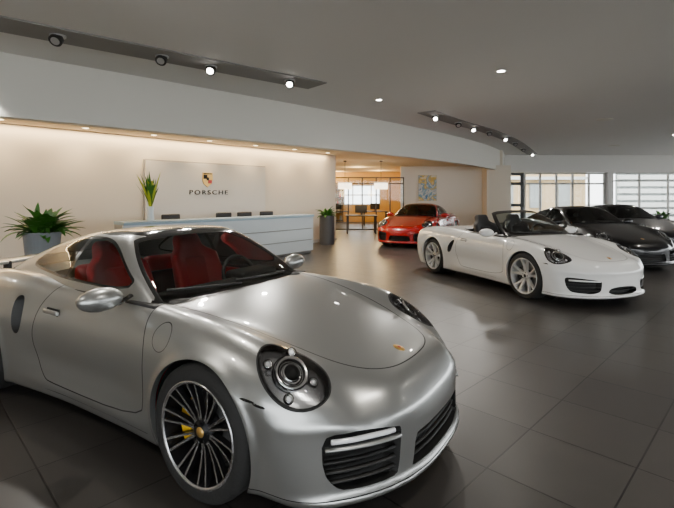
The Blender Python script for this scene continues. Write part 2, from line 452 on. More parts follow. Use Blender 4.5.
    # headlights
    for sg in (1, -1):
        n = np.array([.66, .30*sg, .69]); n /= np.linalg.norm(n)
        c0 = np.array([.35, .655*sg, .55]); c = ray(fb, c0, n)
        e2 = np.array([0, 0, 1.])-n*n[2]; e2 /= np.linalg.norm(e2); e1 = np.cross(n, e2)*sg
        c = c+e2*.012
        if conv:
            hp = chaikin([(-.15, -.06), (-.16, .06), (-.13, .20), (-.05, .20), (.07, .12), (.145, .0), (.15, -.11), (.06, -.155), (-.07, -.145)], 3)
        else:
            an = np.linspace(0, 2*math.pi, 48, endpoint=False); th = .45
            q0 = np.stack([.148*np.cos(an)*(1-.14*np.sin(an)), .195*np.sin(an)], 1)
            hp = np.stack([q0[:, 0]*math.cos(th)-q0[:, 1]*math.sin(th), q0[:, 0]*math.sin(th)+q0[:, 1]*math.cos(th)], 1)
        def gh(V, c=c, e1=e1, e2=e2):
            w = V-c; q = sdf(hp, np.stack([w@e1, w@e2], 1)); return np.where(np.linalg.norm(w, axis=1) < .38, q, .5)
        B.inset(gh, -n*.055, ex, M['dark'], M['lamp_in'], keep=4)
        B.band(lambda V: gh(V)-.003, .0035, 3, 0)
        B.band(lambda V: gh(V)+.004, .004, 2, 4)
        # projector module
        R3 = Matrix((e1, e2, n)).transposed().to_4x4()
        T2 = Matrix.Translation(Vector(c-n*.045)+Vector(e2)*.005) @ R3
        ex.lathe([(.094, -.012), (.094, -.004), (.088, -.002)], M['gblack'], 32, 'z', T2)
        ex.lathe([(.084, -.01), (.086, .012), (.078, .018), (.064, .012), (.052, -.004)], M['chrome'], 32, 'z', T2)
        ex.ell((0, 0, .002), (.085, .085, .06), M['gblack'], T2)
        ex.lathe([(.050, .004), (.046, .012), (.040, .014)], M['chrome'], 32, 'z', T2)
        for q in ((-.098, .075), (.040, .110), (-.050, -.105), (.098, -.06)):
            T3 = Matrix.Translation(Vector(c-n*.046)+Vector(e1)*q[0]+Vector(e2)*q[1]) @ R3
            ex.lathe([(.026, -.006), (.024, .004), (.021, .001)], M['gblack'], 16, 'z', T3)
            ex.lathe([(.021, 0), (.019, .005), (.015, .002)], M['chrome'], 16, 'z', T3)
            ex.ell((0, 0, 0), (.026, .026, .012), M['drl'], T3, 12)
    # taillights
    for sg in (1, -1):
        tp = chaikin([(sg*.30, .70), (sg*.55, .72), (sg*.84, .74), (sg*.84, .64), (sg*.5, .65)], 2)
        B.paint(lambda V: np.maximum(sdf(tp, V[:, 1:3]), V[:, 0]+2.95), 5, 0)
    B.build('body', mats, root)
    # canopy
    K = Surf(fc, (-3.3, -.62, .70), (-.45, .62, 1.28), h, (-1.05, -2.8), .82, skip=((2, 0),))
    K.delete(lambda V: V[:, 2]-.80)
    K.delete(lambda V: fb(V)+.02)
    def gws(V):
        t, s, a = terms(V); g = np.maximum(s-a+.026, t-a+.022); return np.where(V[:, 0] > -1.6, g, .5)
    if conv:
        K.delete(lambda V: -(gws(V)-.045))
        K.M[:] = 2
        K.paint(lambda V: gws(V)+.010, 1)
        K.M[(K.M == 1) & (K.V[K.T].mean(1)[:, 2] < .945)] = 2
    else:
        K.band(lambda V: gws(V)+.0, .012, 2)
        K.paint(gws, 1, 0)
        K.M[(K.V[K.T].mean(1)[:, 0] > -.62) & (K.M == 0) & (K.V[K.T].mean(1)[:, 2] < .93)] = 2
        sw = chaikin([(-.76, .945), (-.98, 1.07), (-1.16, 1.165), (-1.35, 1.215), (-1.6, 1.222), (-1.88, 1.185), (-2.12, 1.11), (-2.34, 1.0), (-2.30, .975), (-1.7, .955)], 2)
        K.cut(lambda V: np.abs(V[:, 0]+1.60)-.022)
        for sg in (1, -1):
            gs = lambda V: np.maximum(sdf(sw, V[:, [0, 2]]), .3-sg*V[:, 1])
            K.paint(lambda V: gs(V)-.016, 2, 0)
            i = K.cut(gs); cx = K.V[K.T].mean(1)[:, 0]
            K.M[i & (np.abs(cx+1.60) > .022)] = 1
        rw = chaikin([(-2.06, 0), (-2.08, .40), (-2.2, .47), (-2.6, .42), (-2.74, .36), (-2.78, 0), (-2.74, -.36), (-2.6, -.42), (-2.2, -.47), (-2.08, -.40)], 3)
        K.band(lambda V: np.maximum(sdf(rw, V[:, :2]), .7-V[:, 2]), .012, 2)
        K.paint(lambda V: np.maximum(sdf(rw, V[:, :2]), .7-V[:, 2]), 1, 0)
        sr = chaikin([(-1.02, .46), (-1.72, .49), (-1.76, 0), (-1.72, -.49), (-1.02, -.46), (-.98, 0)], 2)
        K.paint(lambda V: np.maximum(sdf(sr, V[:, :2]), 1.-V[:, 2]), 2 if turbo else 0, 0)
    K.build('cabin_shell', mats, root)
    # fittings -------------------------------------------------
    for sg in (1, -1):
        my = .925; X = Matrix.Translation((-.79, sg*my, .93)) @ Matrix.Rotation(sg*.12, 4, 'Z')
        ex.ell((0, 0, 0), (.15, .265, .140), paint, X, 24)
        ex.ell((-.035, 0, 0), (.10, .235, .115), M['gblack'], X, 24)
        ex.tube([(-.77, sg*.74, .925), (-.77, sg*.82, .890), (-.79, sg*.90, .895)], .022, M['gblack'] if turbo else paint, 10, rz=.012)
        y = abs(ray(fb, (-1.50, 0, .745), (0, sg, 0))[1])
        ex.rbox((-1.50, sg*(y+.012), .745), (.19, .022, .030), .010, paint)
        ex.rbox((-1.50, sg*(y-.002), .742), (.15, .01, .055), .004, M['gap'])
    # crest on the hood
    p = ray(fb, (.70, 0, .4), (0, 0, 1)); X = Matrix.Translation(p) @ Matrix.Rotation(.28, 4, 'Y')
    ex.ell((0, 0, .0), (.075, .058, .012), M['gold'], X); ex.ell((0, 0, .002), (.03, .024, .012), M['crestred'], X)
    # wipers
    for (x0, y0, y1) in ((-.52, .45, -.12), (-.50, -.10, -.60)):
        pts = []
        for t in np.linspace(0, 1, 8):
            yy = y0+(y1-y0)*t; zz = .925+.02*t
            q = ray(fc, (-1.4, yy, zz), (1, 0, 0)); pts.append(q+np.array([.014, 0, .006]))
        ex.tube(pts, .007, M['trim'], 6)
    if turbo:
        def tp(V, hh):
            V = V.copy(); V[:, 0] += .10*(V[:, 1]/.7)**2; V[:, 2] -= .03*(V[:, 1]/.7)**2; return V
        ex.rbox((-3.42, 0, .91), (.24, 1.34, .03), .014, paint, taper=tp)
        for sg in (1, -1): ex.rbox((-3.30, sg*.42, .84), (.12, .04, .14), .018, M['trim'])
    if conv:
        # roll hoops & wind deflector
        for sg in (1, -1):
            ex.tube([(-1.66, sg*.50, .84), (-1.66, sg*.50, 1.02), (-1.66, sg*.44, 1.085), (-1.66, sg*.24, 1.085), (-1.66, sg*.18, 1.02), (-1.66, sg*.18, .84)], .020, M['trim'], 10)
        ex.rbox((-1.82, 0, .895), (.20, 1.1, .06), .028, M['trim'])
        ex.box((-1.665, 0, .95), (.006, .34, .16), M['carglass'])
    ex.obj('fittings', root)
    # interior --------------------------------------------------
    it = MB(); L = lea; BL = M['blklea']
    it.box((-1.15, 0, .22), (1.4, 1.30, .02), M['trim'])
    for sg in (1, -1):
        it.rbox((-1.15, sg*.70, .55), (1.32, .05, .62), .02, L if not conv else BL)
        it.rbox((-1.15, sg*.67, .62), (.75, .07, .06), .025, BL)
        it.rbox((-1.15, sg*.715, .875), (1.25, .07, .03), .014, BL)
    it.rbox((-.66, 0, .79), (.40, 1.34, .22), .07, BL)
    it.rbox((-.80, .36, .90), (.22, .42, .09), .04, BL)
    it.rbox((-1.05, 0, .42), (1.0, .24, .32), .05, BL)
    it.rbox((-1.78, 0, .55), (.06, 1.34, .62), .02, BL)
    if not conv:
        it.rbox((-2.02, 0, .80), (.50, 1.16, .06), .02, BL)
        for sg in (1, -1): it.rbox((-1.86, sg*.30, .86), (.12, .42, .26), .05, L)
    # steering wheel
    X = Matrix.Translation((-.93, .36, .86)) @ Matrix.Rotation(-.38, 4, 'Y')
    it.tube([(0, .18*math.cos(a), .18*math.sin(a)) for a in np.linspace(0, 2*math.pi, 32, endpoint=False)], .015, BL, 8, X, True)
    it.rbox((.02, 0, 0), (.04, .12, .10), .02, BL, X)
    for a in (0, math.pi, -math.pi/2): it.tube([(.01, 0, 0), (0, .17*math.cos(a), .17*math.sin(a))], .013, M['alud'], 6, X)
    for sg in (1, -1):
        Y = sg*.37
        it.rbox((-1.22, Y, .46), (.54, .50, .15), .06, L)
        for q in (1, -1): it.rbox((-1.22, Y+q*.22, .51), (.50, .09, .14), .04, L)
        X = Matrix.Translation((-1.44, Y, .48)) @ Matrix.Rotation(-.30, 4, 'Y')
        def tap(V, hh):
            V = V.copy(); t = np.clip((V[:, 2]+hh[2])/(2*hh[2]), 0, 1)
            wv = np.interp(t, [0, .4, .72, .82, 1], [.95, 1.05, .95, .55, .46]); V[:, 1] *= wv
            V[:, 0] += .10*(V[:, 1]/.25)**2*np.interp(t, [0, .7, 1], [1, 1, .2]); return V
        # dense back
        hh = np.array([.06, .25, .37]); A = [np.linspace(-q, q, k) for q, k in zip(hh, (5, 15, 25))]
        V, F = grid_box(A); r = .055; qv = np.clip(V, -(hh-r), hh-r); dl = V-qv
        V = qv+r*dl/np.maximum(np.linalg.norm(dl, axis=1)[:, None], 1e-9); V = tap(V, hh); V[:, 2] += .37
        it.add(V, F, L, True, X)
        it.rbox((.055, 0, .30), (.05, .26, .42), .024, BL if conv else L, X)
    it.obj('interior', root)
    # wheels
    yf = .893; yr = wd-.012
    k = 1
    for xa, yy, W in ((0, yf, .245), (-WB, yr, .30)):
        for sg in (1, -1):
            wheel('wheel_%d' % k, root, (xa, sg*yy, .345), sg, W, wstyle, cal, M['gold'] if turbo else M['dark']); k += 1
    # ---
    return root

make_car('sports_coupe', 'coupe', (-.228, 3.0), (.843, -.538), M['silver'], M['redlea'], .016, 'turbo', M['yellow'], True)
make_car('convertible_sports_car', 'conv', (3.62, 7.04), (.35, -.937), M['white'], M['blklea'], .022, 'five', M['dark'])
make_car('sports_coupe', 'coupe', (2.26, 14.07), (-.46, -.888), M['red'], M['blklea'], .03, 'five', M['dark'])
make_car('sports_coupe', 'coupe', (6.20, 9.96), (.13, -.99), M['black'], M['blklea'], .025, 'five', M['dark'])
make_car('sports_coupe', 'coupe', (8.7, 12.4), (.13, -.99), M['graphite'], M['blklea'], .03, 'five', M['dark'])

# ------------------------------------------------------------------ room
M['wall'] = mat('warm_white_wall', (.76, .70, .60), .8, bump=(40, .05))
M['wallw'] = mat('white_wall', (.80, .79, .76), .8, bump=(40, .05))
M['sign'] = mat('sign_panel', (.74, .71, .65), .6)
M['fascia'] = mat('fascia_paint', (.76, .74, .68), .7)
M['ceil'] = mat('ceiling_paint', (.75, .74, .72), .85, bump=(30, .05))
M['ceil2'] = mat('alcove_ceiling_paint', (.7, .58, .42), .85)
M['slot'] = mat('slot_shade', (.28, .27, .26), .8)
M['frame'] = mat('dark_window_frame', (.05, .05, .05), .4, .5)
M['frameW'] = mat('light_window_frame', (.6, .6, .58), .4)
M['winglass'] = glass('window_glass', (.93, .95, .95), .8)
M['warm'] = mat('lamp_warm', (1, .9, .7), .5, emis=(1, .78, .45), es=12)
M['cool'] = mat('lamp_white', (1, 1, 1), .5, emis=(1, .95, .88), es=30)
M['shade'] = mat('lamp_shade', (1, .95, .85), .7, emis=(1, .88, .68), es=4)
M['desk'] = mat('desk_white', (.74, .81, .84), .35, 0, .3)
M['desktop'] = mat('desk_top_grey', (.34, .46, .54), .25)
M['groove'] = mat('desk_groove', (.3, .3, .29), .6)
M['yellowall'] = mat('office_yellow_wall', (.70, .44, .14), .8)
M['pot'] = mat('planter_grey', (.20, .22, .24), .5, var=.1)
M['potd'] = mat('planter_dark', (.07, .07, .075), .5, var=.1)
M['leaf'] = mat('leaf_green', (.05, .19, .02), .45, var=.4)
M['leafy'] = mat('flower_yellow', (.50, .58, .03), .5, var=.3)
M['soil'] = mat('soil', (.03, .02, .015), .9)

def floor_mat():
    m = bpy.data.materials.new('floor_tiles'); m.use_nodes = True; nt = m.node_tree; b = nt.nodes['Principled BSDF']
    tc = nt.nodes.new('ShaderNodeTexCoord'); mp = nt.nodes.new('ShaderNodeMapping'); mp.inputs['Rotation'].default_value = (0, 0, math.radians(45))
    nt.links.new(tc.outputs['Object'], mp.inputs['Vector'])
    br = nt.nodes.new('ShaderNodeTexBrick'); br.offset = 0.; br.squash = 1.
    br.inputs['Scale'].default_value = 1.; br.inputs['Brick Width'].default_value = .6; br.inputs['Row Height'].default_value = .6
    br.inputs['Mortar Size'].default_value = .006; br.inputs['Mortar Smooth'].default_value = .2
    br.inputs['Color1'].default_value = (.044, .040, .0375, 1); br.inputs['Color2'].default_value = (.060, .055, .051, 1); br.inputs['Mortar'].default_value = (.010, .009, .009, 1)
    nt.links.new(mp.outputs[0], br.inputs['Vector'])
    n = nt.nodes.new('ShaderNodeTexNoise'); n.inputs['Scale'].default_value = 6; n.inputs['Detail'].default_value = 6
    nt.links.new(mp.outputs[0], n.inputs['Vector'])
    r = nt.nodes.new('ShaderNodeMapRange'); r.inputs[3].default_value = .85; r.inputs[4].default_value = 1.15; nt.links.new(n.outputs['Fac'], r.inputs[0])
    v = nt.nodes.new('ShaderNodeVectorMath'); v.operation = 'SCALE'; nt.links.new(br.outputs['Color'], v.inputs[0]); nt.links.new(r.outputs[0], v.inputs['Scale'])
    nt.links.new(v.outputs[0], b.inputs['Base Color'])
    r2 = nt.nodes.new('ShaderNodeMapRange'); r2.inputs[3].default_value = .33; r2.inputs[4].default_value = .39; nt.links.new(n.outputs['Fac'], r2.inputs[0]); nt.links.new(r2.outputs[0], b.inputs['Roughness'])
    bp = nt.nodes.new('ShaderNodeBump'); bp.inputs['Strength'].default_value = .4; bp.inputs['Distance'].default_value = .003; bp.invert = True
    nt.links.new(br.outputs['Fac'], bp.inputs['Height']); nt.links.new(bp.outputs[0], b.inputs['Normal'])
    return m
ZC_ = 3.72; ZF = 2.75; ZA = 2.95
mb = MB(); mb.box((4, 10, -.05), (34, 40, .1), floor_mat()); mb.obj('floor')
mb = MB(); mb.box((4, 10, ZC_+.05), (34, 40, .1), M['ceil']); mb.obj('ceiling')

def wallseg(mb, a, b, z0, z1, th, m):
    a = Vector((*a, 0)); b = Vector((*b, 0)); d = b-a; L = d.length
    X = Matrix.Translation((a+b)/2) @ Matrix.Rotation(math.atan2(d.y, d.x), 4, 'Z')
    mb.box((0, 0, (z0+z1)/2), (L, th, z1-z0), m, X)

def catmull(P, n=12):
    P = [np.array(p, float) for p in P]; P = [2*P[0]-P[1]]+P+[2*P[-1]-P[-2]]; out = []
    for i in range(1, len(P)-2):
        for t in np.linspace(0, 1, n, endpoint=False):
            a, b, c, d = P[i-1:i+3]
            out.append(.5*((2*b)+(-a+c)*t+(2*a-5*b+4*c-d)*t*t+(-a+3*b-3*c+d)*t**3))
    out.append(P[-2]); return out
FP = catmull([(-9.8, 2.7), (-7.4, 4.7), (-5.1, 6.8), (-2.76, 9.0), (-.54, 11.15), (3.07, 14.9), (5.9, 18.5), (8.0, 21.9), (8.95, 24.0)])
def curved(name, path, z0, z1, th, m, m2=None):
    mb = MB(); n = len(path); vs = []; fs = []
    for i, p in enumerate(path):
        a = path[max(i-1, 0)]; b = path[min(i+1, n-1)]; t = (b-a)/np.linalg.norm(b-a); nn = np.array([-t[1], t[0]])
        q = p+nn*th
        vs += [(p[0], p[1], z0), (p[0], p[1], z1), (q[0], q[1], z1), (q[0], q[1], z0)]
    for i in range(n-1):
        for k in range(4):
            l = (k+1) % 4; fs.append((4*i+k, 4*i+l, 4*i+4+l, 4*i+4+k))
    fs += [(0, 1, 2, 3), (4*n-1, 4*n-2, 4*n-3, 4*n-4)]
    mb.add(vs, fs, m); return mb.obj(name)
curved('trim_1', FP, ZF, ZC_, .25, M['fascia'])
mb = MB(); poly = [(p[0], p[1]) for p in FP]
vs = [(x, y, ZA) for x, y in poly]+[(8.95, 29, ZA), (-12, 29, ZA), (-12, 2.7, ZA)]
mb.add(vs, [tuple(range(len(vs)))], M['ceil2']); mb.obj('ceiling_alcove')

# walls
E = (-.1, 15.7); D = (-.68/1.005, -.74/1.005)
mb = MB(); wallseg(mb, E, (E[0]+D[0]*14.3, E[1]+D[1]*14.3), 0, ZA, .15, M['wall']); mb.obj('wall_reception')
mb = MB(); wallseg(mb, (E[0]+.08, E[1]-.05), (E[0]+D[0]*14.3+.08, E[1]+D[1]*14.3-.08), 0, .1, .03, M['frameW']); mb.obj('baseboard_reception')
mb = MB(); wallseg(mb, (-9.7, 5.2), (-9.7, -9), 0, ZC_, .15, M['wall']); mb.obj('wall_left')
mb = MB(); wallseg(mb, (-.16, 15.8), (-2.5, 27), 0, ZA, .12, M['yellowall']); mb.obj('wall_office_left')
mb = MB(); wallseg(mb, (3.05, 21.5), (7.0, 21.5), 0, ZA, .15, M['wallw']); mb.obj('wall_gallery')
mb = MB(); wallseg(mb, (3.1, 21.6), (4.3, 27), 0, ZA, .12, M['yellowall']); mb.obj('wall_office_right')
mb = MB(); mb.box((7.45, 21.1, ZA/2), (1.1, .8, ZA), M['wall']); mb.obj('pillar')
mb = MB(); wallseg(mb, (7.85, 21.5), (8.62, 24.0), 0, ZC_, .12, M['wall']); mb.obj('wall_entrance')
# office back wall with window
mb = MB()
for (x0, x1, z0, z1) in ((-2.6, .4, 0, ZA), (.4, 2.6, 0, 1.0), (.4, 2.6, 2.2, ZA), (2.6, 4.4, 0, ZA)):
    mb.box(((x0+x1)/2, 27, (z0+z1)/2), (x1-x0, .15, z1-z0), M['yellowall'])
mb.obj('wall_office_back')
def window(name, a, b, z0, z1, nx, zs, fm, fw=.06):
    mb = MB(); a = Vector((*a, 0)); b = Vector((*b, 0)); d = b-a; L = d.length
    X = Matrix.Translation(a) @ Matrix.Rotation(math.atan2(d.y, d.x), 4, 'Z')
    for i in range(nx+1): mb.box((min(max(L*i/nx, fw/2), L-fw/2), 0, (z0+z1)/2), (fw, .10, z1-z0), fm, X)
    for z in [z0+fw/2, z1-fw/2]+zs: mb.box((L/2, 0, z), (L, .09, fw), fm, X)
    mb.box((L/2, 0, (z0+z1)/2), (L-.01, .012, z1-z0-.01), M['winglass'], X)
    return mb.obj(name)
window('window_1', (.4, 27), (2.6, 27), 1.0, 2.2, 4, [1.6], M['frameW'])
# far (window) wall
ZW = 2.80
mb = MB(); mb.box((14.8, 24.1, (ZW+ZC_)/2), (12.4, .2, ZC_-ZW), M['wallw']); mb.obj('wall_back')
mb = MB(); mb.box((14.5, 24.0, ZW/2), (.28, .35, ZW), M['wallw']); mb.obj('pillar')
window('door_1', (9.05, 24.1), (9.98, 24.1), 0, ZW-.01, 1, [1.05, 2.2], M['frame'], .16)
window('window_2', (10.0, 24.1), (14.35, 24.1), 0, ZW-.01, 5, [2.2], M['frameW'], .09)
window('window_3', (14.65, 24.1), (20.8, 24.1), 0, ZW-.01, 4, [.9, 2.35], M['frameW'], .07)
# glazed right side and street front
mb = MB(); mb.box((20.95, 7.5, ZC_-.35), (.2, 33, .7), M['wallw']); mb.box((20.95, 7.5, .15), (.2, 33, .3), M['wallw']); mb.obj('wall_right')
window('window_4', (20.95, 23.9), (20.95, -8.9), .3, ZC_-.7, 14, [], M['frame'], .08)
mb = MB(); mb.box((5.6, -9, ZC_-.2), (30.6, .2, .4), M['wallw']); mb.obj('wall_front')
window('window_5', (-9.6, -9), (20.8, -9), 0, ZC_-.4, 14, [], M['frame'], .08)

# spots, and flat strips whose dark colour paints the recessed slots' shade
def strip(name, path, w, z, m):
    mb = MB(); vs = []; n = len(path)
    for i, p in enumerate(path):
        a = path[max(i-1, 0)]; b = path[min(i+1, n-1)]; t = (b-a)/np.linalg.norm(b-a); nn = np.array([-t[1], t[0]])*w/2
        vs += [(p[0]-nn[0], p[1]-nn[1], z), (p[0]+nn[0], p[1]+nn[1], z), (p[0]+nn[0], p[1]+nn[1], z+.02), (p[0]-nn[0], p[1]-nn[1], z+.02)]
    fs = []
    for i in range(n-1):
        for k in range(4):
            l = (k+1) % 4; fs.append((4*i+k, 4*i+l, 4*i+4+l, 4*i+4+k))
    fs += [(0, 1, 2, 3), (4*n-1, 4*n-2, 4*n-3, 4*n-4)]
    mb.add(vs, fs, m); return mb.obj(name)
S1 = catmull([(-7.5, 2.9), (-4.1, 5.80), (-.39, 8.86)]); S2 = catmull([(2.3, 11.6), (3.57, 13.3), (5.1, 15.1), (7.2, 18.2), (10.1, 23.3)])
strip('slot_shade_strip', S1, .62, ZC_-.02, M['slot']); strip('slot_shade_strip', S2, .50, ZC_-.02, M['slot'])
def spot(x, y, z, energy, col, target, ang=100, r=.08, blend=.8, nm='spot'):
    l = bpy.data.lights.new(nm, 'SPOT'); l.energy = energy; l.color = col; l.spot_size = math.radians(ang); l.spot_blend = blend; l.shadow_soft_size = r
    o = bpy.data.objects.new(nm, l); COL.objects.link(o); o.location = (x, y, z)
    o.rotation_euler = (Vector(target)-Vector((x, y, z))).to_track_quat('-Z', 'Y').to_euler(); return o
def fixture(x, y, on=True):
    mb = MB()
    X = Matrix.Translation((0, 0, -.03)) @ Matrix.Rotation(-.75, 4, 'X')
    mb.cyl((0, 0, -.01), .10, .02, M['alud'], 28)
    mb.cyl((0, 0, -.05), .085, .07, M['frame'], 24, X=X)
    mb.cyl((0, 0, -.088), .055, .01, M['cool'] if on else M['alud'], 24, X=X)
    o = mb.obj('ceiling_spotlight'); o.location = (x, y, ZC_-.02)
for i, (x, y) in enumerate([(-3.76, 6.06), (-2.7, 6.95), (-2.1, 7.5), (-.88, 8.4)]):
    fixture(x, y, i > 1)
    spot(x, y, ZC_-.25, 150, (1, .95, .87), (x+1.2, y-3.5, 0), 110, .06)
for (u, v) in [(435, 115), (458, 122), (473, 127), (489, 131), (505, 137), (515, 142), (523, 148), (532, 153)]:
    Y = 2.18*450/(196-v); X_ = (u-337)/450*Y
    fixture(X_, Y, v in (115, 127, 137, 153))
    if v in (115, 127, 137, 148): spot(X_, Y, ZC_-.25, 250, (1, .95, .87), (X_+.8, Y-2.5, 0), 115)
# recessed downlights
def downlight(x, y, e, z=ZC_, col=(1, .93, .82)):
    mb = MB(); mb.lathe([(.06, -.004), (.085, -.008), (.10, 0)], M['wallw'], 24); mb.cyl((0, 0, -.004), .065, .006, M['cool'], 24)
    o = mb.obj('ceiling_downlight'); o.location = (x, y, z)
    spot(x, y, z-.03, e, col, (x, y, 0), 140, .05)
for (x, y) in [(2.86, 7.85), (.95, 10.2), (-1.2, 3.6), (1.5, 1.2), (-3.5, 1.0), (5.5, 5.0), (8.5, 8.0), (6.6, 3.0), (0.6, -2.0), (12, 16)]:  # past the opening pair, extra lamps added out of view for brightness
    downlight(x, y, 150)
for (x, y) in [(7.6, 12.8), (12.0, 19.5)]:
    mb = MB(); mb.cyl((0, 0, -.008), .22, .016, M['fascia'], 32); o = mb.obj('ceiling_speaker'); o.location = (x, y, ZC_)
# reception wall washers + linear cove lamp at the top of the wall
for k in range(9):
    t = .9+1.45*k; x = E[0]+D[0]*t+.74*.55; y = E[1]+D[1]*t-.68*.55
    mb = MB(); mb.lathe([(.05, -.004), (.075, -.008), (.09, 0)], M['wallw'], 20); mb.cyl((0, 0, -.004), .055, .006, M['warm'], 20)
    o = mb.obj('alcove_downlight'); o.location = (x, y, ZA)
    spot(x, y, ZA-.03, 50, (1, .72, .40), (x-.30, y+.28, 1.0), 115, .08, 1.)
l = bpy.data.lights.new('cove_lamp', 'AREA'); l.shape = 'RECTANGLE'; l.size = 13; l.size_y = .06; l.energy = 190; l.color = (1, .72, .40)
q = bpy.data.objects.new('cove_lamp', l); COL.objects.link(q); q.location = (E[0]+D[0]*7+.74*.22, E[1]+D[1]*7-.68*.22, ZA-.02); q.rotation_euler = (0, 0, math.atan2(D[1], D[0]))
for k in range(6):  # extra downlights added to lift the general light around the desk
    t = 1.2+2.2*k; x = E[0]+D[0]*t+.74*2.3; y = E[1]+D[1]*t-.68*2.3
    mb = MB(); mb.lathe([(.05, -.004), (.075, -.008), (.09, 0)], M['wallw'], 20); mb.cyl((0, 0, -.004), .055, .006, M['cool'], 20)
    o = mb.obj('alcove_downlight'); o.location = (x, y, ZA)
    spot(x, y, ZA-.03, 120, (1, .96, .9), (x-.1, y+.1, 0), 150, .08, 1.)

# reception desk
a = np.array([-4.04, 8.5]); b = np.array([-.65, 12.2])
dp = catmull([a, a+(b-a)*.33+np.array([.10, -.10]), a+(b-a)*.66+np.array([.10, -.10]), b], 10)
rd = bpy.data.objects.new('reception_desk', None); COL.objects.link(rd)
def band(nm, off, z0, z1, th, m):
    P = []
    n = len(dp)
    for i, p in enumerate(dp):
        q = dp[max(i-1, 0)]; r = dp[min(i+1, n-1)]; t = (r-q)/np.linalg.norm(r-q); P.append(p+np.array([-t[1], t[0]])*off)
    o = curved(nm, P, z0, z1, th, m); o.parent = rd
band('plinth', .08, 0, .08, .55, M['groove'])
for k, (z0, z1) in enumerate(((.08, .36), (.38, .66), (.68, .98))): band('panel_%d' % (k+1), 0., z0, z1, .05, M['desk'])
band('core', .05, .08, .98, .5, M['groove']); band('counter', -.04, .98, 1.04, .62, M['desktop'])
tdir = (b-a)/np.linalg.norm(b-a); nrm = np.array([-tdir[1], tdir[0]])
# desk chairs
for s_ in (.33, .62, .75, .9):
    c = a+(b-a)*s_+nrm*1.15
    mb = MB(); X = Matrix.Rotation(math.atan2(tdir[1], tdir[0]), 4, 'Z')
    mb.rbox((0, 0, .50), (.48, .46, .08), .035, M['blklea'], X)
    mb.rbox((0, .22, .85), (.46, .07, .52), .03, M['blklea'], X)
    mb.cyl((0, 0, .28), .03, .38, M['chrome'], 12)
    for q in range(5):
        an = q*2*math.pi/5; mb.tube([(0, 0, .09), (.27*math.cos(an), .27*math.sin(an), .05)], .018, M['chrome'], 6); mb.ell((.27*math.cos(an), .27*math.sin(an), .03), (.06, .06, .06), M['trim'], None, 10)
    for q in (1, -1): mb.tube([(q*.22, .05, .52), (q*.28, .05, .68), (q*.28, -.12, .68)], .015, M['trim'], 6, X)
    o = mb.obj('office_chair'); o.location = (c[0], c[1], 0)

# wall sign
sgn = bpy.data.objects.new('wall_sign', None); COL.objects.link(sgn)
def wp(t, off, z): return Vector((E[0]+D[0]*t+.74*off, E[1]+D[1]*t-.68*off, z))
ang = math.atan2(-D[1], -D[0])
mb = MB(); mb.box((0, 0, 0), (3.55, .04, 1.45), M['sign']); mb.box((0, .035, 0), (3.61, .03, 1.51), M['groove']); o = mb.obj('panel', sgn); o.location = wp(4.95, .17, 1.66); o.rotation_euler = (0, 0, ang)  # backing rim is trim; its darker colour also draws the shadow gap
mb = MB()
vs = [(-.16, 0, .2), (.16, 0, .2), (.17, 0, .0), (.12, 0, -.13), (0, 0, -.22), (-.12, 0, -.13), (-.17, 0, 0)]
mb.add([(x, -.02, z) for x, y, z in vs]+[(x, .0, z) for x, y, z in vs], [tuple(range(7)), tuple(range(13, 6, -1))]+[(i, (i+1) % 7, 7+(i+1) % 7, 7+i) for i in range(7)], M['gold'])
mb.box((-.075, -.025, .08), (.12, .01, .12), M['gap']); mb.box((.075, -.025, -.06), (.12, .01, .10), M['crestred']); mb.box((0, -.03, .02), (.07, .01, .09), M['gap']); mb.box((0, -.025, .17), (.26, .01, .03), M['gap'])
o = mb.obj('crest', sgn); o.location = wp(5.1, .20, 1.97); o.rotation_euler = (0, 0, ang); o.scale = (.9, 1, .9)
cu = bpy.data.curves.new('lettering', 'FONT'); cu.body = 'PORSCHE'; cu.size = .24; cu.extrude = .008; cu.align_x = 'CENTER'; cu.align_y = 'CENTER'; cu.space_character = 1.3; cu.materials.append(M['gap'])
o = bpy.data.objects.new('lettering', cu); COL.objects.link(o); o.parent = sgn; o.location = wp(5.05, .21, 1.63); o.rotation_euler = (math.pi/2, 0, ang); o.scale = (.92, .68, 1)

# plants
def leafstrip(mb, base, az, el, L, w, droop, m, n=8):
    P = []; p = Vector(base); e = el
    for i in range(n+1):
        P.append(p.copy()); d = Vector((math.cos(az)*math.cos(e), math.sin(az)*math.cos(e), math.sin(e))); p = p+d*L/n; e -= droop/n
    sd = Vector((-math.sin(az), math.cos(az), 0)); vs = []; fs = []
    for i, q in enumerate(P):
        t = i/n; ww = w*math.sin(math.pi*min(1, .08+.92*t))**.7 if i < n else 0.002
        vs += [q-sd*ww, q-Vector((0, 0, ww*.35)), q+sd*ww]
    for i in range(n): fs += [(3*i, 3*i+1, 3*i+4, 3*i+3), (3*i+1, 3*i+2, 3*i+5, 3*i+4)]
    mb.add(vs, fs, m, True)
def planter(loc, hp, r0, r1, m, nl, L, w):
    mb = MB()
    mb.lathe([(0, 0), (r0, 0), (r1, hp), (r1-.03, hp), (r1-.035, hp-.05), (0, hp-.05)], m, 32, smooth=False)
    mb.lathe([(0, hp-.045), (r1-.04, hp-.045)], M['soil'], 32)
    for i in range(nl):
        az = random.uniform(0, 6.28); el = random.uniform(.5, 1.5)
        leafstrip(mb, (random.uniform(-.08, .08), random.uniform(-.08, .08), hp-.05), az, el, L*random.uniform(.6, 1.15), w*random.uniform(.7, 1.2), random.uniform(.6, 1.9), M['leaf'])
    o = mb.obj('potted_plant'); o.location = loc; return o
planter((-4.42, 6.75, 0), 1.0, .16, .25, M['pot'], 130, .50, .06)
planter((-.32, 14.4, 0), .92, .24, .24, M['potd'], 60, .42, .05)
planter((13.6, 18.8, 0), .6, .22, .26, M['potd'], 50, .5, .05)
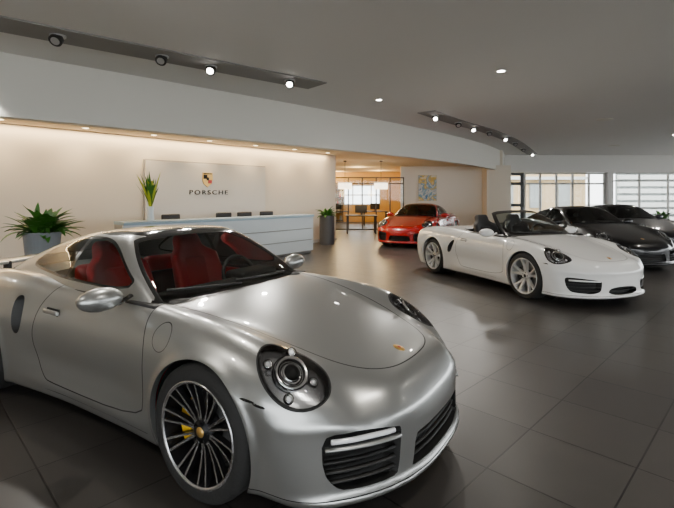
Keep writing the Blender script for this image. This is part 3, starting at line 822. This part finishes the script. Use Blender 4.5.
# flower vase on desk
fv = MB(); fv.lathe([(0, 0), (.07, 0), (.075, .02), (.06, .15), (.07, .28), (.065, .29), (.055, .15), (0, .03)], M['desk'], 24)
for i in range(36):
    leafstrip(fv, (0, 0, .22), random.uniform(0, 6.28), random.uniform(1.2, 1.55), random.uniform(.40, .80), .03, random.uniform(.0, .5), M['leafy'] if i % 4 == 0 else M['leaf'])
for i in range(8):
    leafstrip(fv, (random.uniform(-.07, .07), random.uniform(-.07, .07), .66), random.uniform(0, 6.28), random.uniform(.5, 1.3), .22, .035, .3, M['leafy'])
c = a+tdir*.62+nrm*.2
o = fv.obj('flower_vase'); o.location = (c[0], c[1], 1.04)
# painting
mp = bpy.data.materials.new('abstract_painting'); mp.use_nodes = True; nt = mp.node_tree
n = nt.nodes.new('ShaderNodeTexNoise'); n.inputs['Scale'].default_value = 2.2; n.inputs['Distortion'].default_value = 1.5
r = nt.nodes.new('ShaderNodeValToRGB'); e = r.color_ramp.elements; e[0].position = .3; e[0].color = (.75, .75, .7, 1); e[1].position = .7; e[1].color = (.05, .2, .45, 1)
for ps, cc in ((.42, (.7, .5, .08, 1)), (.5, (.1, .32, .55, 1)), (.58, (.7, .7, .65, 1))): q = e.new(ps); q.color = cc
tc = nt.nodes.new('ShaderNodeTexCoord'); nt.links.new(tc.outputs['Object'], n.inputs['Vector']); nt.links.new(n.outputs['Fac'], r.inputs[0]); nt.links.new(r.outputs[0], nt.nodes['Principled BSDF'].inputs['Base Color'])
mb = MB(); mb.box((0, 0, 0), (.85, .03, 1.2), mp); mb.box((0, .01, 0), (.89, .03, 1.24), M['frameW']); o = mb.obj('wall_painting'); o.location = (4.3, 21.39, 1.92)
# office: partition, pendants, desks
window('glass_partition', (-.75, 20.5), (3.05, 20.5), 0, 2.4, 6, [2.1], M['frame'], .05)
for (u, d) in ((345, 18.), (381, 18.)):
    mb = MB(); mb.lathe([(.27, -.12), (.27, .12)], M['shade'], 32); mb.lathe([(0, .11), (.27, .12)], M['shade'], 32); mb.lathe([(0, -.115), (.27, -.12)], M['shade'], 32)
    mb.cyl((0, 0, .56), .008, .90, M['frame'], 8); mb.cyl((0, 0, .99), .06, .04, M['frame'], 16)
    o = mb.obj('pendant_lamp'); o.location = ((u-337)/450*d, d, 1.94)
    l = bpy.data.lights.new('pendant_light', 'POINT'); l.energy = 60; l.color = (1, .68, .30); l.shadow_soft_size = .2
    q = bpy.data.objects.new('pendant_light', l); COL.objects.link(q); q.location = ((u-337)/450*d, d, 1.7)
for (x, y) in ((.0, 23.6), (2.0, 23.6), (1.0, 18.6)):
    mb = MB(); mb.rbox((0, 0, .73), (1.3, .65, .04), .015, M['frame'])
    for i in (1, -1):
        for j in (1, -1): mb.box((i*.58, j*.27, .355), (.05, .05, .71), M['frame'])
    mb.rbox((0, .1, 1.0), (.5, .03, .32), .01, M['trim']); mb.box((0, .12, .80), (.05, .03, .12), M['trim']); mb.box((0, .12, .755), (.2, .14, .012), M['trim'])
    o = mb.obj('office_desk'); o.location = (x, y, 0)
# shelving unit against the office back wall
mb = MB()
for x in (-1.6, -.9, -.2): mb.box((x, 0, 1.1), (.04, .35, 2.2), M['frame'])
for z in (.1, .55, 1.0, 1.45, 1.9, 2.18): mb.box((-.9, 0, z), (1.44, .35, .03), M['frame'])
for z in (.115, .565, 1.015, 1.465):
    x = -1.55
    while x < -.3:
        w_ = random.uniform(.03, .09); hh_ = random.uniform(.2, .34)
        if random.random() < .75 and not (-.95 < x < -.85): mb.box((x+w_/2, 0, z+hh_/2), (w_, .22, hh_), random.choice([M['desk'], M['redlea'], M['groove'], M['desktop'], M['gold']]))
        x += w_+.01
mb.obj('bookshelf', None, (.55, 26.7, 0))
for (x, y) in ((0, 26), (2.3, 25), (1, 22)):
    l = bpy.data.lights.new('office_light', 'POINT'); l.energy = 85; l.color = (1, .72, .35); l.shadow_soft_size = .2
    q = bpy.data.objects.new('office_light', l); COL.objects.link(q); q.location = (x, y, 2.6)

# outside
M['asph'] = mat('bounce_paving', (.48, .47, .45), .9, bump=(20, .3), var=.1)  # made pale so the ground bounces daylight onto the ceiling
M['bld'] = mat('building_stucco', (.60, .44, .24), .9, var=.1)
M['bldw'] = mat('building_white', (.58, .60, .57), .9)
M['bldg'] = mat('building_grey', (.30, .33, .32), .9)  # darker grey for facade panels and the sheet behind the slats
mb = MB(); mb.box((5, 10, -.14), (160, 160, .06), M['asph']); mb.obj('parking_ground')
mb = MB(); mb.box((14, 40, 3), (16, .4, 6.), M['bld'])
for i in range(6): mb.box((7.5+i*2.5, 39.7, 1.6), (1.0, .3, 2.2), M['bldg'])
mb.box((14, 39.5, 3.1), (16, .6, .25), M['bldw']); mb.obj('neighbour_building')
mb = MB()
for k in range(8): mb.box((30, 36, .3+k*.55), (15, .3, .35), M['bldw'])
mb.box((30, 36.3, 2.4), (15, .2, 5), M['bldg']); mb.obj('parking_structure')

# world
w = bpy.data.worlds.new('world'); bpy.context.scene.world = w; w.use_nodes = True
bg = w.node_tree.nodes['Background']; bg.inputs[0].default_value = (.98, .98, 1, 1); bg.inputs[1].default_value = 7.5
# camera
cd = bpy.data.cameras.new('camera'); cd.sensor_width = 36; cd.lens = 36*450/674; cd.shift_y = -58/674; cd.clip_end = 300
co = bpy.data.objects.new('camera', cd); COL.objects.link(co); co.location = (0, 0, H); co.rotation_euler = (math.pi/2, 0, 0)
bpy.context.scene.camera = co
